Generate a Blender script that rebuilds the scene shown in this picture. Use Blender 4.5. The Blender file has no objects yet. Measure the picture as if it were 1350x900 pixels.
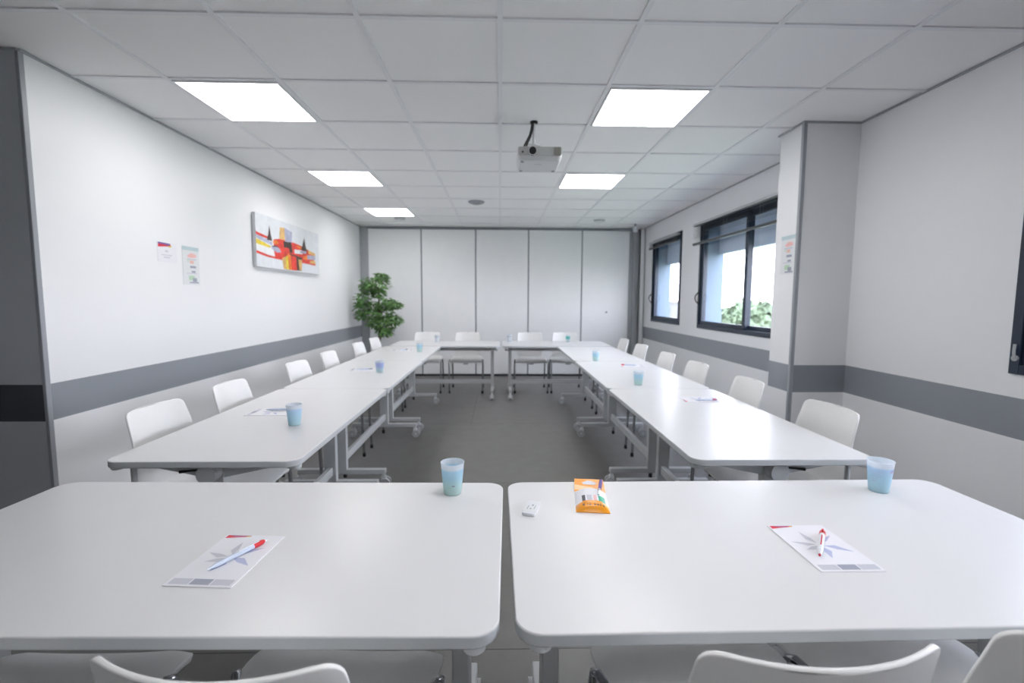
import bpy, bmesh, math, random
from mathutils import Vector, Matrix
random.seed(7)
PI = math.pi
scn = bpy.context.scene
COL = scn.collection

# ------------------------------------------------------------------ materials
def new_mat(name):
    m = bpy.data.materials.new(name); m.use_nodes = True
    return m, m.node_tree, m.node_tree.nodes['Principled BSDF']

def mat(name, col, rough=.5, metal=0., spec=.5, noise=0., nscale=30., bump=0.):
    m, nt, b = new_mat(name)
    b.inputs['Base Color'].default_value = (*col, 1)
    b.inputs['Roughness'].default_value = rough
    b.inputs['Metallic'].default_value = metal
    b.inputs['Specular IOR Level'].default_value = spec
    if noise or bump:
        tc = nt.nodes.new('ShaderNodeTexCoord')
        n = nt.nodes.new('ShaderNodeTexNoise'); n.inputs['Scale'].default_value = nscale
        n.inputs['Detail'].default_value = 4
        nt.links.new(tc.outputs['Object'], n.inputs['Vector'])
        if noise:
            r = nt.nodes.new('ShaderNodeValToRGB')
            r.color_ramp.elements[0].position = .3; r.color_ramp.elements[1].position = .7
            r.color_ramp.elements[0].color = (*[max(0, c * (1 - noise)) for c in col], 1)
            r.color_ramp.elements[1].color = (*[min(1, c * (1 + noise)) for c in col], 1)
            nt.links.new(n.outputs['Fac'], r.inputs['Fac'])
            nt.links.new(r.outputs['Color'], b.inputs['Base Color'])
        if bump:
            bp = nt.nodes.new('ShaderNodeBump'); bp.inputs['Strength'].default_value = bump
            bp.inputs['Distance'].default_value = .002
            nt.links.new(n.outputs['Fac'], bp.inputs['Height'])
            nt.links.new(bp.outputs['Normal'], b.inputs['Normal'])
    return m

def emit(name, col, s):
    m = bpy.data.materials.new(name); m.use_nodes = True
    nt = m.node_tree; nt.nodes.clear()
    e = nt.nodes.new('ShaderNodeEmission'); o = nt.nodes.new('ShaderNodeOutputMaterial')
    e.inputs['Color'].default_value = (*col, 1); e.inputs['Strength'].default_value = s
    nt.links.new(e.outputs[0], o.inputs[0])
    return m

def wall_mat(name, col, stripe, z0=.665, z1=.855, low=None, rough=.45):
    """painted wall, with its grey protection band between z0 and z1"""
    m, nt, b = new_mat(name)
    tc = nt.nodes.new('ShaderNodeTexCoord'); sp = nt.nodes.new('ShaderNodeSeparateXYZ')
    nt.links.new(tc.outputs['Object'], sp.inputs[0])
    a = nt.nodes.new('ShaderNodeMath'); a.operation = 'GREATER_THAN'; a.inputs[1].default_value = z0
    c = nt.nodes.new('ShaderNodeMath'); c.operation = 'LESS_THAN'; c.inputs[1].default_value = z1
    mu = nt.nodes.new('ShaderNodeMath'); mu.operation = 'MULTIPLY'
    nt.links.new(sp.outputs[2], a.inputs[0]); nt.links.new(sp.outputs[2], c.inputs[0])
    nt.links.new(a.outputs[0], mu.inputs[0]); nt.links.new(c.outputs[0], mu.inputs[1])
    n = nt.nodes.new('ShaderNodeTexNoise'); n.inputs['Scale'].default_value = 60; n.inputs['Detail'].default_value = 5
    nt.links.new(tc.outputs['Object'], n.inputs['Vector'])
    mx = nt.nodes.new('ShaderNodeMixRGB'); mx.inputs[1].default_value = (*col, 1); mx.inputs[2].default_value = (*stripe, 1)
    nt.links.new(mu.outputs[0], mx.inputs[0]); nt.links.new(mx.outputs[0], b.inputs['Base Color'])
    bp = nt.nodes.new('ShaderNodeBump'); bp.inputs['Strength'].default_value = .04; bp.inputs['Distance'].default_value = .002
    nt.links.new(n.outputs['Fac'], bp.inputs['Height']); nt.links.new(bp.outputs['Normal'], b.inputs['Normal'])
    rr = nt.nodes.new('ShaderNodeMapRange'); rr.inputs[3].default_value = rough; rr.inputs[4].default_value = .26
    nt.links.new(mu.outputs[0], rr.inputs[0]); nt.links.new(rr.outputs[0], b.inputs['Roughness'])
    return m

def floor_mat():
    m, nt, b = new_mat('grey_vinyl')
    tc = nt.nodes.new('ShaderNodeTexCoord')
    mp = nt.nodes.new('ShaderNodeMapping'); mp.inputs['Location'].default_value = (.3, -.05, 0)
    nt.links.new(tc.outputs['Object'], mp.inputs[0])
    br = nt.nodes.new('ShaderNodeTexBrick')
    br.offset = .5; br.inputs['Scale'].default_value = 1
    br.inputs['Mortar Size'].default_value = .003; br.inputs['Mortar Smooth'].default_value = .3
    br.inputs['Brick Width'].default_value = 4.; br.inputs['Row Height'].default_value = 1.6
    br.inputs['Color1'].default_value = (.180, .174, .168, 1); br.inputs['Color2'].default_value = (.188, .182, .176, 1)
    br.inputs['Mortar'].default_value = (.06, .055, .052, 1)
    nt.links.new(mp.outputs[0], br.inputs['Vector'])
    n = nt.nodes.new('ShaderNodeTexNoise'); n.inputs['Scale'].default_value = 9; n.inputs['Detail'].default_value = 8
    nt.links.new(tc.outputs['Object'], n.inputs['Vector'])
    mx = nt.nodes.new('ShaderNodeMixRGB'); mx.blend_type = 'OVERLAY'; mx.inputs[0].default_value = .18
    nt.links.new(br.outputs['Color'], mx.inputs[1]); nt.links.new(n.outputs['Fac'], mx.inputs[2])
    nt.links.new(mx.outputs[0], b.inputs['Base Color'])
    b.inputs['Roughness'].default_value = .38
    bp = nt.nodes.new('ShaderNodeBump'); bp.inputs['Strength'].default_value = .05; bp.inputs['Distance'].default_value = .003
    nt.links.new(n.outputs['Fac'], bp.inputs['Height']); nt.links.new(bp.outputs['Normal'], b.inputs['Normal'])
    return m

def pane_mat():
    m = bpy.data.materials.new('window_glass'); m.use_nodes = True
    nt = m.node_tree; nt.nodes.clear()
    t = nt.nodes.new('ShaderNodeBsdfTransparent'); t.inputs[0].default_value = (.955, .96, .985, 1)
    g = nt.nodes.new('ShaderNodeBsdfGlossy'); g.inputs['Roughness'].default_value = .02
    lw = nt.nodes.new('ShaderNodeLayerWeight'); lw.inputs['Blend'].default_value = .5
    pw = nt.nodes.new('ShaderNodeMath'); pw.operation = 'POWER'; pw.inputs[1].default_value = 4.
    f = nt.nodes.new('ShaderNodeMath'); f.operation = 'MULTIPLY_ADD'; f.inputs[1].default_value = .35; f.inputs[2].default_value = .025
    nt.links.new(lw.outputs['Facing'], pw.inputs[0]); nt.links.new(pw.outputs[0], f.inputs[0])
    x = nt.nodes.new('ShaderNodeMixShader'); o = nt.nodes.new('ShaderNodeOutputMaterial')
    nt.links.new(f.outputs[0], x.inputs[0]); nt.links.new(t.outputs[0], x.inputs[1]); nt.links.new(g.outputs[0], x.inputs[2])
    nt.links.new(x.outputs[0], o.inputs[0])
    return m

def cup_mat(name, stops, clear):
    """thin frosted plastic; stops = (z, colour) of the print"""
    m = bpy.data.materials.new(name); m.use_nodes = True
    nt = m.node_tree; b = nt.nodes['Principled BSDF']; o = nt.nodes['Material Output']
    tc = nt.nodes.new('ShaderNodeTexCoord'); sp = nt.nodes.new('ShaderNodeSeparateXYZ')
    nt.links.new(tc.outputs['Object'], sp.inputs[0])
    mr = nt.nodes.new('ShaderNodeMapRange'); mr.inputs[2].default_value = .098
    nt.links.new(sp.outputs[2], mr.inputs[0])
    r = nt.nodes.new('ShaderNodeValToRGB'); e = r.color_ramp.elements
    e[0].position = stops[0][0]; e[0].color = (*stops[0][1], 1)
    e[1].position = stops[-1][0]; e[1].color = (*stops[-1][1], 1)
    for p, c in stops[1:-1]:
        q = e.new(p); q.color = (*c, 1)
    nt.links.new(mr.outputs[0], r.inputs[0]); nt.links.new(r.outputs[0], b.inputs['Base Color'])
    b.inputs['Roughness'].default_value = .3
    tl = nt.nodes.new('ShaderNodeBsdfTranslucent'); nt.links.new(r.outputs[0], tl.inputs[0])
    m1 = nt.nodes.new('ShaderNodeMixShader'); m1.inputs[0].default_value = .45
    nt.links.new(b.outputs[0], m1.inputs[1]); nt.links.new(tl.outputs[0], m1.inputs[2])
    tr = nt.nodes.new('ShaderNodeBsdfTransparent')
    m2 = nt.nodes.new('ShaderNodeMixShader'); m2.inputs[0].default_value = clear
    nt.links.new(m1.outputs[0], m2.inputs[1]); nt.links.new(tr.outputs[0], m2.inputs[2])
    nt.links.new(m2.outputs[0], o.inputs[0])
    return m

WALL = (.865, .872, .885); GREY = (.285, .305, .335)
M = dict(
    wall=wall_mat('white_paint_with_grey_band', WALL, GREY),
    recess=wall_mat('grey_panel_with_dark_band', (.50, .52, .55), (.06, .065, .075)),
    wallplain=mat('white_paint', WALL, .5, bump=.04, nscale=60),
    reveal=mat('outer_render', (.16, .215, .29), .7, noise=.04, nscale=20),
    shutter=mat('shutter_box_paint', (.74, .85, .95), .6),
    floor=floor_mat(),
    tile=mat('ceiling_tile', (.945, .945, .95), .85, noise=.015, nscale=180, bump=.15),
    tbar=mat('ceiling_bar', (.86, .87, .89), .5),
    bead=mat('grey_corner_profile', (.33, .35, .38), .4),
    panel=mat('partition_laminate', (.90, .91, .92), .42, noise=.01, nscale=8),
    seal=mat('grey_seal', (.28, .30, .33), .6),
    darkseal=mat('dark_seal', (.05, .055, .06), .6),
    jamb=mat('partition_jamb_grey', (.40, .42, .44), .45),
    lam=mat('white_table_laminate', (.75, .752, .757), .28, spec=.32, noise=.008, nscale=6),
    edge=mat('grey_edge_band', (.60, .625, .64), .4),
    steel=mat('painted_light_steel', (.60, .62, .63), .4),
    steelw=mat('painted_white_steel', (.72, .745, .76), .4),
    greyp=mat('grey_plastic', (.40, .42, .43), .5),
    shell=mat('white_polypropylene', (.88, .88, .87), .38, noise=.006, nscale=50),
    chrome=mat('chrome', (.42, .43, .45), .12, metal=1.),
    black=mat('black_plastic', (.015, .016, .018), .4),
    frame=mat('anthracite_frame', (.014, .026, .05), .4),
    slat=mat('grey_blind_slat', (.07, .073, .08), .35),
    rail=mat('pale_blind_rail', (.5, .51, .53), .4),
    glass=pane_mat(),
    led=emit('led_diffuser', (1., .98, .988), 6.2),
    paper=mat('white_paper', (.84, .84, .88), .6),
    paper2=mat('laminated_sheet', (.77, .79, .80), .3),
    lav=mat('lavender_print', (.50, .53, .72), .6),
    lav2=mat('pale_grey_print', (.60, .61, .67), .6),
    pgrey=mat('grey_print', (.36, .38, .46), .6),
    dgrey=mat('dark_print', (.12, .12, .15), .6),
    red=mat('red_print', (.70, .03, .06), .5),
    purple=mat('violet_print', (.16, .10, .34), .5),
    mauve=mat('mauve_print', (.42, .12, .24), .5),
    yellow=mat('yellow_print', (.80, .60, .05), .5),
    redp=mat('red_plastic', (.75, .02, .03), .3),
    whitep=mat('white_plastic', (.78, .80, .83), .3),
    clearp=mat('frosted_pen_plastic', (.66, .74, .88), .25),
    orange=mat('orange_foil', (.95, .36, .015), .28),
    lorange=mat('light_orange_print', (.98, .62, .30), .3),
    green=mat('green_print', (.01, .38, .22), .4),
    pink=mat('pink_print', (.85, .50, .50), .5),
    palegreen=mat('pale_green_print', (.50, .68, .50), .5),
    paleteal=mat('pale_teal_print', (.52, .64, .66), .5),
    peach=mat('peach_print', (.80, .52, .45), .5),
    canvas=mat('painted_canvas', (.74, .77, .81), .7, noise=.05, nscale=14, bump=.2),
    cside=mat('canvas_side', (.62, .63, .65), .7),
    pred=mat('red_oil_paint', (.72, .045, .03), .5, noise=.25, nscale=18),
    porange=mat('orange_oil_paint', (.85, .22, .03), .5, noise=.2, nscale=18),
    pyellow=mat('yellow_oil_paint', (.75, .58, .05), .5, noise=.2, nscale=18),
    pochre=mat('ochre_oil_paint', (.72, .45, .16), .5, noise=.2, nscale=18),
    pgreyb=mat('blue_grey_oil_paint', (.42, .44, .58), .5, noise=.2, nscale=18),
    pdark=mat('dark_oil_paint', (.06, .035, .03), .5, noise=.3, nscale=18),
    pwhite=mat('white_oil_paint', (.84, .85, .86), .5, noise=.05, nscale=18),
    bark=mat('bark', (.12, .075, .045), .8, noise=.3, nscale=40),
    leaf=mat('leaf_green', (.14, .29, .09), .45, noise=.55, nscale=9),
    pot=mat('pot_grey', (.25, .25, .26), .5),
    soil=mat('soil', (.04, .03, .02), .9, noise=.4, nscale=60),
    proj=mat('projector_pale_shell', (.66, .67, .68), .35),
    projf=mat('projector_grey_front', (.40, .41, .41), .4),
    projv=mat('projector_vent', (.18, .17, .14), .6),
    lens=mat('lens_glass', (.004, .004, .006), .05),
    silver=mat('silver', (.6, .6, .62), .25, metal=1.),
    meadow=mat('meadow', (.20, .24, .16), .9, noise=.3, nscale=.3),
    crown=mat('tree_leaf', (.06, .11, .05), .7, noise=.4, nscale=1.5),
    crown2=mat('tree_leaf_pale', (.09, .13, .07), .7, noise=.4, nscale=1.5),
    facade=mat('pale_facade', (.15,.15,.16), .8, noise=.05, nscale=2),
    roof=mat('roof_grey', (.30, .27, .27), .8),
    darkglass=mat('facade_window', (.08, .10, .13), .15),
)
FR = (.86, .90, .94)
M['cup_blue'] = cup_mat('frosted_cup_blue', [(0, (.55, .70, .70)), (.05, (.75, .89, .86)), (.30, (.70, .88, .88)), (.55, (.60, .82, .92)), (.79, (.60, .82, .95)), (.83, FR), (1, FR)], .14)
M['cup_sky'] = cup_mat('frosted_cup_sky', [(0, (.45, .64, .72)), (.05, (.70, .89, .94)), (.5, (.64, .85, .95)), (.78, (.64, .80, .96)), (.82, FR), (1, FR)], .14)
M['cup_lilac'] = cup_mat('frosted_cup_lilac', [(0, FR), (.1, (.70, .85, .82)), (.40, (.60, .74, .86)), (.5, (.52, .60, .86)), (.80, (.56, .62, .88)), (.85, FR), (1, FR)], .14)
M['cup_teal'] = cup_mat('frosted_cup_teal', [(0, FR), (.35, FR), (.42, (.25, .72, .68)), (.78, (.25, .72, .68)), (.82, FR), (1, FR)], .14)
M['cup_clear'] = cup_mat('frosted_cup_clear', [(0, FR), (.70, FR), (.74, (.50, .58, .64)), (.8, (.50, .58, .64)), (.84, FR), (1, FR)], .3)
M['water'] = mat('cup_mark', (.25, .5, .75), .5)

# ------------------------------------------------------------------ mesh helpers
class MB:
    def __init__(self):
        self.v, self.f, self.m, self.s = [], [], [], []
        self.X = Matrix.Identity(4)
    def add(self, vs, fs, mi=0, smooth=False):
        o = len(self.v)
        self.v += [tuple(self.X @ Vector(p)) for p in vs]
        for f in fs:
            self.f.append([o + i for i in f]); self.m.append(mi); self.s.append(smooth)
    def box(self, lo, hi, mi=0):
        x0, y0, z0 = lo; x1, y1, z1 = hi
        self.add([(x0, y0, z0), (x1, y0, z0), (x1, y1, z0), (x0, y1, z0), (x0, y0, z1), (x1, y0, z1), (x1, y1, z1), (x0, y1, z1)],
                 [(0, 3, 2, 1), (4, 5, 6, 7), (0, 1, 5, 4), (1, 2, 6, 5), (2, 3, 7, 6), (3, 0, 4, 7)], mi)
    def hexa(self, b4, t4, mi=0):
        self.add(list(b4) + list(t4), [(0, 3, 2, 1), (4, 5, 6, 7), (0, 1, 5, 4), (1, 2, 6, 5), (2, 3, 7, 6), (3, 0, 4, 7)], mi)
    def tube(self, pts, r, n=10, mi=0, cap=True):
        pts = [Vector(p) for p in pts]; rs = r if isinstance(r, (list, tuple)) else [r] * len(pts)
        vs, fs = [], []; up = None
        for i, p in enumerate(pts):
            t = (pts[min(i + 1, len(pts) - 1)] - pts[max(i - 1, 0)]).normalized()
            if up is None:
                up = t.orthogonal().normalized()
            else:
                up = (up - t * up.dot(t)).normalized()
            w = t.cross(up)
            for k in range(n):
                a = 2 * PI * k / n
                vs.append(p + (up * math.cos(a) + w * math.sin(a)) * rs[i])
        for i in range(len(pts) - 1):
            for k in range(n):
                fs.append((i * n + k, i * n + (k + 1) % n, (i + 1) * n + (k + 1) % n, (i + 1) * n + k))
        self.add(vs, fs, mi, True)
        if cap:
            L = (len(pts) - 1) * n
            self.add(vs[:n], [tuple(reversed(range(n)))], mi); self.add(vs[L:], [tuple(range(n))], mi)
    def lathe(self, prof, n=32, mi=0, smooth=True, c=(0, 0, 0)):
        vs, fs = [], []
        for r, z in prof:
            for k in range(n):
                a = 2 * PI * k / n
                vs.append((c[0] + r * math.cos(a), c[1] + r * math.sin(a), c[2] + z))
        for i in range(len(prof) - 1):
            for k in range(n):
                fs.append((i * n + k, i * n + (k + 1) % n, (i + 1) * n + (k + 1) % n, (i + 1) * n + k))
        if prof[0][0] > 1e-6: fs.append(tuple(reversed(range(n))))
        if prof[-1][0] > 1e-6: fs.append(tuple(range((len(prof) - 1) * n, len(prof) * n)))
        self.add(vs, fs, mi, smooth)
    def prism(self, poly, z0, z1, mi=0, mside=None):
        n = len(poly)
        self.add([(x, y, z1) for x, y in poly], [tuple(range(n))], mi)
        self.add([(x, y, z0) for x, y in poly], [tuple(reversed(range(n)))], mi)
        self.add([(x, y, z0) for x, y in poly] + [(x, y, z1) for x, y in poly],
                 [(i, (i + 1) % n, n + (i + 1) % n, n + i) for i in range(n)], mi if mside is None else mside, n > 12)
    def grid(self, fn, nu, nv, mi=0):
        vs = [fn(i / nu, j / nv) for j in range(nv + 1) for i in range(nu + 1)]
        fs = [(j * (nu + 1) + i, j * (nu + 1) + i + 1, (j + 1) * (nu + 1) + i + 1, (j + 1) * (nu + 1) + i) for j in range(nv) for i in range(nu)]
        self.add(vs, fs, mi, True)
    def build(self, name, mats, parent=None, bevel=0., seg=2, sharp=35, merge=True, loc=None):
        me = bpy.data.meshes.new(name)
        me.from_pydata(self.v, [], self.f)
        mats = mats if isinstance(mats, (list, tuple)) else [mats]
        for k in mats: me.materials.append(M[k] if isinstance(k, str) else k)
        for p, mi, s in zip(me.polygons, self.m, self.s):
            p.material_index = mi; p.use_smooth = s
        if merge:
            bm = bmesh.new(); bm.from_mesh(me)
            bmesh.ops.remove_doubles(bm, verts=bm.verts, dist=1e-6)
            bmesh.ops.recalc_face_normals(bm, faces=bm.faces)
            bm.to_mesh(me); bm.free()
        me.set_sharp_from_angle(angle=math.radians(sharp))
        o = bpy.data.objects.new(name, me); COL.objects.link(o)
        if parent: o.parent = parent
        if loc: o.location = loc
        if bevel:
            b = o.modifiers.new('bevel', 'BEVEL'); b.width = bevel; b.segments = seg; b.limit_method = 'ANGLE'; b.angle_limit = math.radians(40)
        return o

def empty(name, loc=(0, 0, 0), rz=0, parent=None):
    o = bpy.data.objects.new(name, None); COL.objects.link(o)
    o.location = loc; o.rotation_euler = (0, 0, rz); o.empty_display_size = .1
    if parent: o.parent = parent
    return o
def tag(o, label, cat, group=None, kind=None):
    o['label'] = label; o['category'] = cat
    if group: o['group'] = group
    if kind: o['kind'] = kind
    return o
def struct(o):
    o['kind'] = 'structure'; return o
def dup(o, parent=None):
    c = o.copy(); COL.objects.link(c)
    if parent: c.parent = parent
    for ch in list(o.children): dup(ch, c)
    return c
def rrect(x0, y0, x1, y1, r, n=8):
    p = []
    for cx, cy, a0 in ((x1 - r, y0 + r, -PI / 2), (x1 - r, y1 - r, 0), (x0 + r, y1 - r, PI / 2), (x0 + r, y0 + r, PI)):
        for k in range(n + 1):
            a = a0 + PI / 2 * k / n
            p.append((cx + r * math.cos(a), cy + r * math.sin(a)))
    return p

# ------------------------------------------------------------------ room
XL, XR, YB, ZC = -2.31, 2.40, 7.93, 2.475
YN, XW = -1.9, -5.9          # near end of the room, recess on the left
YC = 2.43                    # where the left wall stops

b = MB(); b.box((XW - .1, YN - .1, -.12), (2.68, YB + .35, 0)); struct(b.build('floor', 'floor'))
b = MB(); b.box((XW - .1, YN - .1, ZC + .008), (2.68, YB + .35, ZC + .13)); struct(b.build('ceiling', 'tile'))
# suspended ceiling bars: 600 mm grid
b = MB()
gx, gy = -.0026, 2.1126
i = -7
xs = [gx + .6 * k for k in range(-9, 4)]; ys = [gy + .6 * k for k in range(-6, 10)]
for x in xs:
    y0 = YN; y1 = YB
    if x < XL: y1 = YC
    b.box((x - .012, y0, ZC), (x + .012, y1, ZC + .010))
for y in ys:
    x0 = XW if y < YC else XL
    x1 = 2.015 if 3.19 < y < 3.45 else XR
    b.box((x0, y - .012, ZC + .001), (x1, y + .012, ZC + .010))
struct(b.build('trim_1', 'tbar', merge=False))
# wall angle round the ceiling edge
b = MB()
for lo, hi in (((XL, YC, ZC - .004), (XL + .012, YB, ZC + .006)), ((XR - .012, 3.45, ZC - .004), (XR, YB, ZC + .006)), ((XR - .012, YN, ZC - .004), (XR, 3.19, ZC + .006)),
               ((2.015, 3.178, ZC - .004), (XR, 3.19, ZC + .006)), ((2.003, 3.178, ZC - .004), (2.015, 3.47, ZC + .006)), ((XW, YC - .012, ZC - .004), (XL, YC, ZC + .006)),
               ((XW, YN, ZC - .004), (XR, YN + .022, ZC + .006)), ((XW, YN, ZC - .004), (XW + .022, YC, ZC + .006))):
    b.box(lo, hi)
struct(b.build('trim_2', 'jamb', merge=False))

b = MB(); b.box((XL - .12, YC, 0), (XL, YB + .2, ZC + .02)); struct(b.build('wall_left', 'wall'))
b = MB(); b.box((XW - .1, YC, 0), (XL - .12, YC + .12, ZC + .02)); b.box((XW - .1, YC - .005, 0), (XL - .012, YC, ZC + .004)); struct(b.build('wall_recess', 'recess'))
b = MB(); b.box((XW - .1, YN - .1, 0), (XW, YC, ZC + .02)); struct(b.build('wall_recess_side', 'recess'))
b = MB(); b.box((XW - .1, YN - .1, 0), (2.68, YN, ZC + .02)); struct(b.build('wall_near', 'wall'))
b = MB(); b.box((XL - .12, YB + .12, 0), (2.68, YB + .3, ZC + .02)); struct(b.build('wall_back', 'jamb'))
# corner profiles
b = MB(); b.box((XL - .012, YC - .006, 0), (XL + .006, YC + .022, ZC)); struct(b.build('trim_3', 'bead', bevel=.003))
b = MB(); b.box((2.009, 3.184, 0), (2.034, 3.209, ZC)); struct(b.build('trim_4', 'bead', bevel=.003))
b = MB(); b.box((2.015, 3.19, 0), (XR, 3.453, ZC + .02)); struct(b.build('wall_pillar', 'wall'))

# right wall with three window openings
WIN = [(6.25, 7.43), (3.54, 5.67), (.02, 2.137)]
Z0, Z1 = .965, 2.215
XO = 2.68
b = MB()
segs = [(YN - .1, WIN[2][0]), (WIN[2][1], WIN[1][0]), (WIN[1][1], WIN[0][0]), (WIN[0][1], YB + .3)]
for y0, y1 in segs:
    b.box((XR, y0, 0), (XO - .02, y1, ZC + .02)); b.box((XO - .02, y0, 0), (XO, y1, ZC + .02), 1)
for y0, y1 in WIN:
    b.box((XR, y0, 0), (XO - .02, y1, Z0)); b.box((XO - .02, y0, 0), (XO, y1, Z0), 1)
    b.box((XR, y0, Z1), (XO - .02, y1, ZC + .02)); b.box((XO - .02, y0, Z1), (XO, y1, ZC + .02), 1)
    # rendered reveals and the dropped lintel outside the frame
    b.box((XO - .06, y0, 1.845), (XO, y1, Z1 - .0005), 2)
    b.box((XR + .085, y0, Z0 + .0005), (XO + .03, y1, Z0 + .03), 1)
    b.box((XR + .085, y0, Z0 + .03), (XO, y0 + .02, Z1 - .001), 1)
    b.box((XR + .085, y1 - .02, Z0 + .03), (XO, y1, Z1 - .001), 1)
struct(b.build('wall_right', ['wall', 'reveal', 'shutter'], merge=False))

def window(n, y0, y1, two=True, handle_y=None):
    w = struct(empty('window_%d' % n, (XR, (y0 + y1) / 2, Z0)))
    L = (y1 - y0) / 2; H = Z1 - Z0
    fw = .045
    b = MB()
    b.box((-.012, -L, 0), (.075, -L + fw, H)); b.box((-.012, L - fw, 0), (.075, L, H))
    b.box((-.012, -L + fw, 0), (.075, L - fw, fw)); b.box((-.012, -L + fw, H - fw), (.075, L - fw, H))
    b.build('window_frame', 'frame', w, bevel=.003, merge=False)
    if two:
        spans = [(0 - .035, L - fw, .0, .03), (-L + fw, .035, .036, .066)]
    else:
        spans = [(-L + fw, L - fw, .006, .05)]
    for (a, c, x0, x1) in spans:
        s = .055
        q = MB()
        q.box((x0, a, fw), (x1, a + s, H - fw)); q.box((x0, c - s, fw), (x1, c, H - fw))
        q.box((x0, a + s, fw), (x1, c - s, fw + s * .8)); q.box((x0, a + s, H - fw - s), (x1, c - s, H - fw))
        so = q.build('sash', 'frame', w, bevel=.003, merge=False)
        g = MB(); g.box(((x0 + x1) / 2 - .003, a + s, fw + s * .8), ((x0 + x1) / 2 + .003, c - s, H - fw - s))
        g.build('pane', 'glass', so)
    if handle_y is not None:
        h = MB()
        pts = [(-.004 - .052 * math.sin(PI * t / 12), handle_y, .36 + .16 * t / 12 - .08 - .0) for t in range(13)]
        h.tube(pts, .0075, 10)
        h.box((-.016, handle_y - .012, .265), (-.004, handle_y + .012, .455))
        h.build('handle', 'black', w)
    return w
window(1, *WIN[0], two=False, handle_y=.562)
window(2, *WIN[1], handle_y=1.035)
w3 = window(3, *WIN[2], handle_y=None)
h = MB(); h.tube([(-.012, 1.03, .075), (-.02, 1.03, .075)], .014, 14); h.tube([(-.02, 1.03, .075), (-.024, 1.03, .11), (-.022, 1.03, .14)], .006, 8)
h.build('latch', 'greyp', w3)

def blind(label, y0, y1, nsl, pitch, zr, loc_z=2.185):
    t = tag(empty('venetian_blind', (XR - .05, (y0 + y1) / 2, loc_z)), label, 'blind')
    L = (y1 - y0) / 2
    b = MB(); b.box((-.014, -L, 0), (.036, L, .025)); b.build('head_rail', 'rail', t, bevel=.002)
    b = MB()
    for k in range(nsl):
        z = -.008 - pitch * k
        b.hexa([(-.012, -L + .005, z - .007), (.013, -L + .005, z + .004), (.013, L - .005, z + .004), (-.012, L - .005, z - .007)],
               [(-.012, -L + .005, z - .0058), (.013, -L + .005, z + .0052), (.013, L - .005, z + .0052), (-.012, L - .005, z - .0058)])
    b.build('slats', 'slat', t)
    b = MB(); b.box((-.013, -L, zr - .014), (.013, L, zr + .012)); b.build('bottom_rail', 'slat', t, bevel=.003)
    for y in (-L * .8, -L * .3, L * .3, L * .8):
        b = MB(); b.tube([(-.0145, y, .01), (-.0145, y, zr + .011), (.0145, y, zr + .011), (.0145, y, .01)], .0012, 6); b.build('cord', 'rail', t)
    return t
blind('grey venetian blind half raised over the wide window beside the pillar', 3.47, 5.76, 9, .0165, -.215)
blind('dark venetian blind gathered up at the top of the small far window', 6.30, 7.46, 5, .009, -.072, 2.165)
blind('unseen grey venetian blind lowered halfway to cut daylight from the window at the right picture edge', -.02, 2.05, 34, .0195, -.69, 2.2)  # out of view; lowered to cut window glare on the right-hand tables

# ------------------------------------------------------------------ folding partition at the back
t = tag(empty('folding_partition', (0, YB, 0)), 'floor to ceiling off-white folding partition of five panels closing the far end', 'partition')
xj = [-2.182, -1.304, -.406, .472, 1.367, 2.17]
for k in range(5):
    b = MB(); b.box((xj[k] + .011, 0, .035), (xj[k + 1] - .011, .06, ZC - .035)); p = b.build('panel', 'panel', t, bevel=.004)
    if k == 4:
        c = MB(); c.box((1.775, -.006, 1.075), (1.812, 0, 1.105)); c.tube([(1.793, -.006, 1.09), (1.793, -.014, 1.09)], .009, 14)
        c.build('lock_plate', 'greyp', p, bevel=.001)
for x in xj[1:5]:
    b = MB(); b.box((x - .010, .012, .035), (x + .010, .05, ZC - .035)); b.build('joint_seal', 'seal', t)
b = MB(); b.box((xj[0] - .02, -.006, ZC - .030), (xj[5] + .13, .075, ZC - .002)); b.build('top_track', 'seal', t, bevel=.002)
b = MB(); b.box((xj[0], .006, 0), (xj[5] + .1, .055, .036)); b.build('bottom_seal', 'darkseal', t)
b = MB(); b.box((XL + .002, .0, 0), (xj[0] + .008, .10, ZC - .002)); b.build('jamb', 'jamb', t, bevel=.003)
b = MB()
b.box((xj[5] - .006, -.01, 0), (xj[5] + .05, .10, ZC - .032)); b.box((xj[5] + .05, -.05, 0), (xj[5] + .09, .10, ZC - .032)); b.box((xj[5] + .09, -.02, 0), (xj[5] + .15, .10, ZC - .032))
b.build('jamb', 'jamb', t, bevel=.004)

t = tag(empty('cable_trunking', (2.365, 7.86, 0)), 'white vertical cable trunking in the far right corner by the small window', 'trunking')
b = MB(); b.box((-.03, -.03, 0), (.034, .04, ZC - .003)); b.build('trunk', 'wallplain', t, bevel=.004)
b = MB(); b.tube([(.02, -.038, .01), (.02, -.038, ZC - .01)], .007, 8); b.build('pipe', 'greyp', t)

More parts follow.
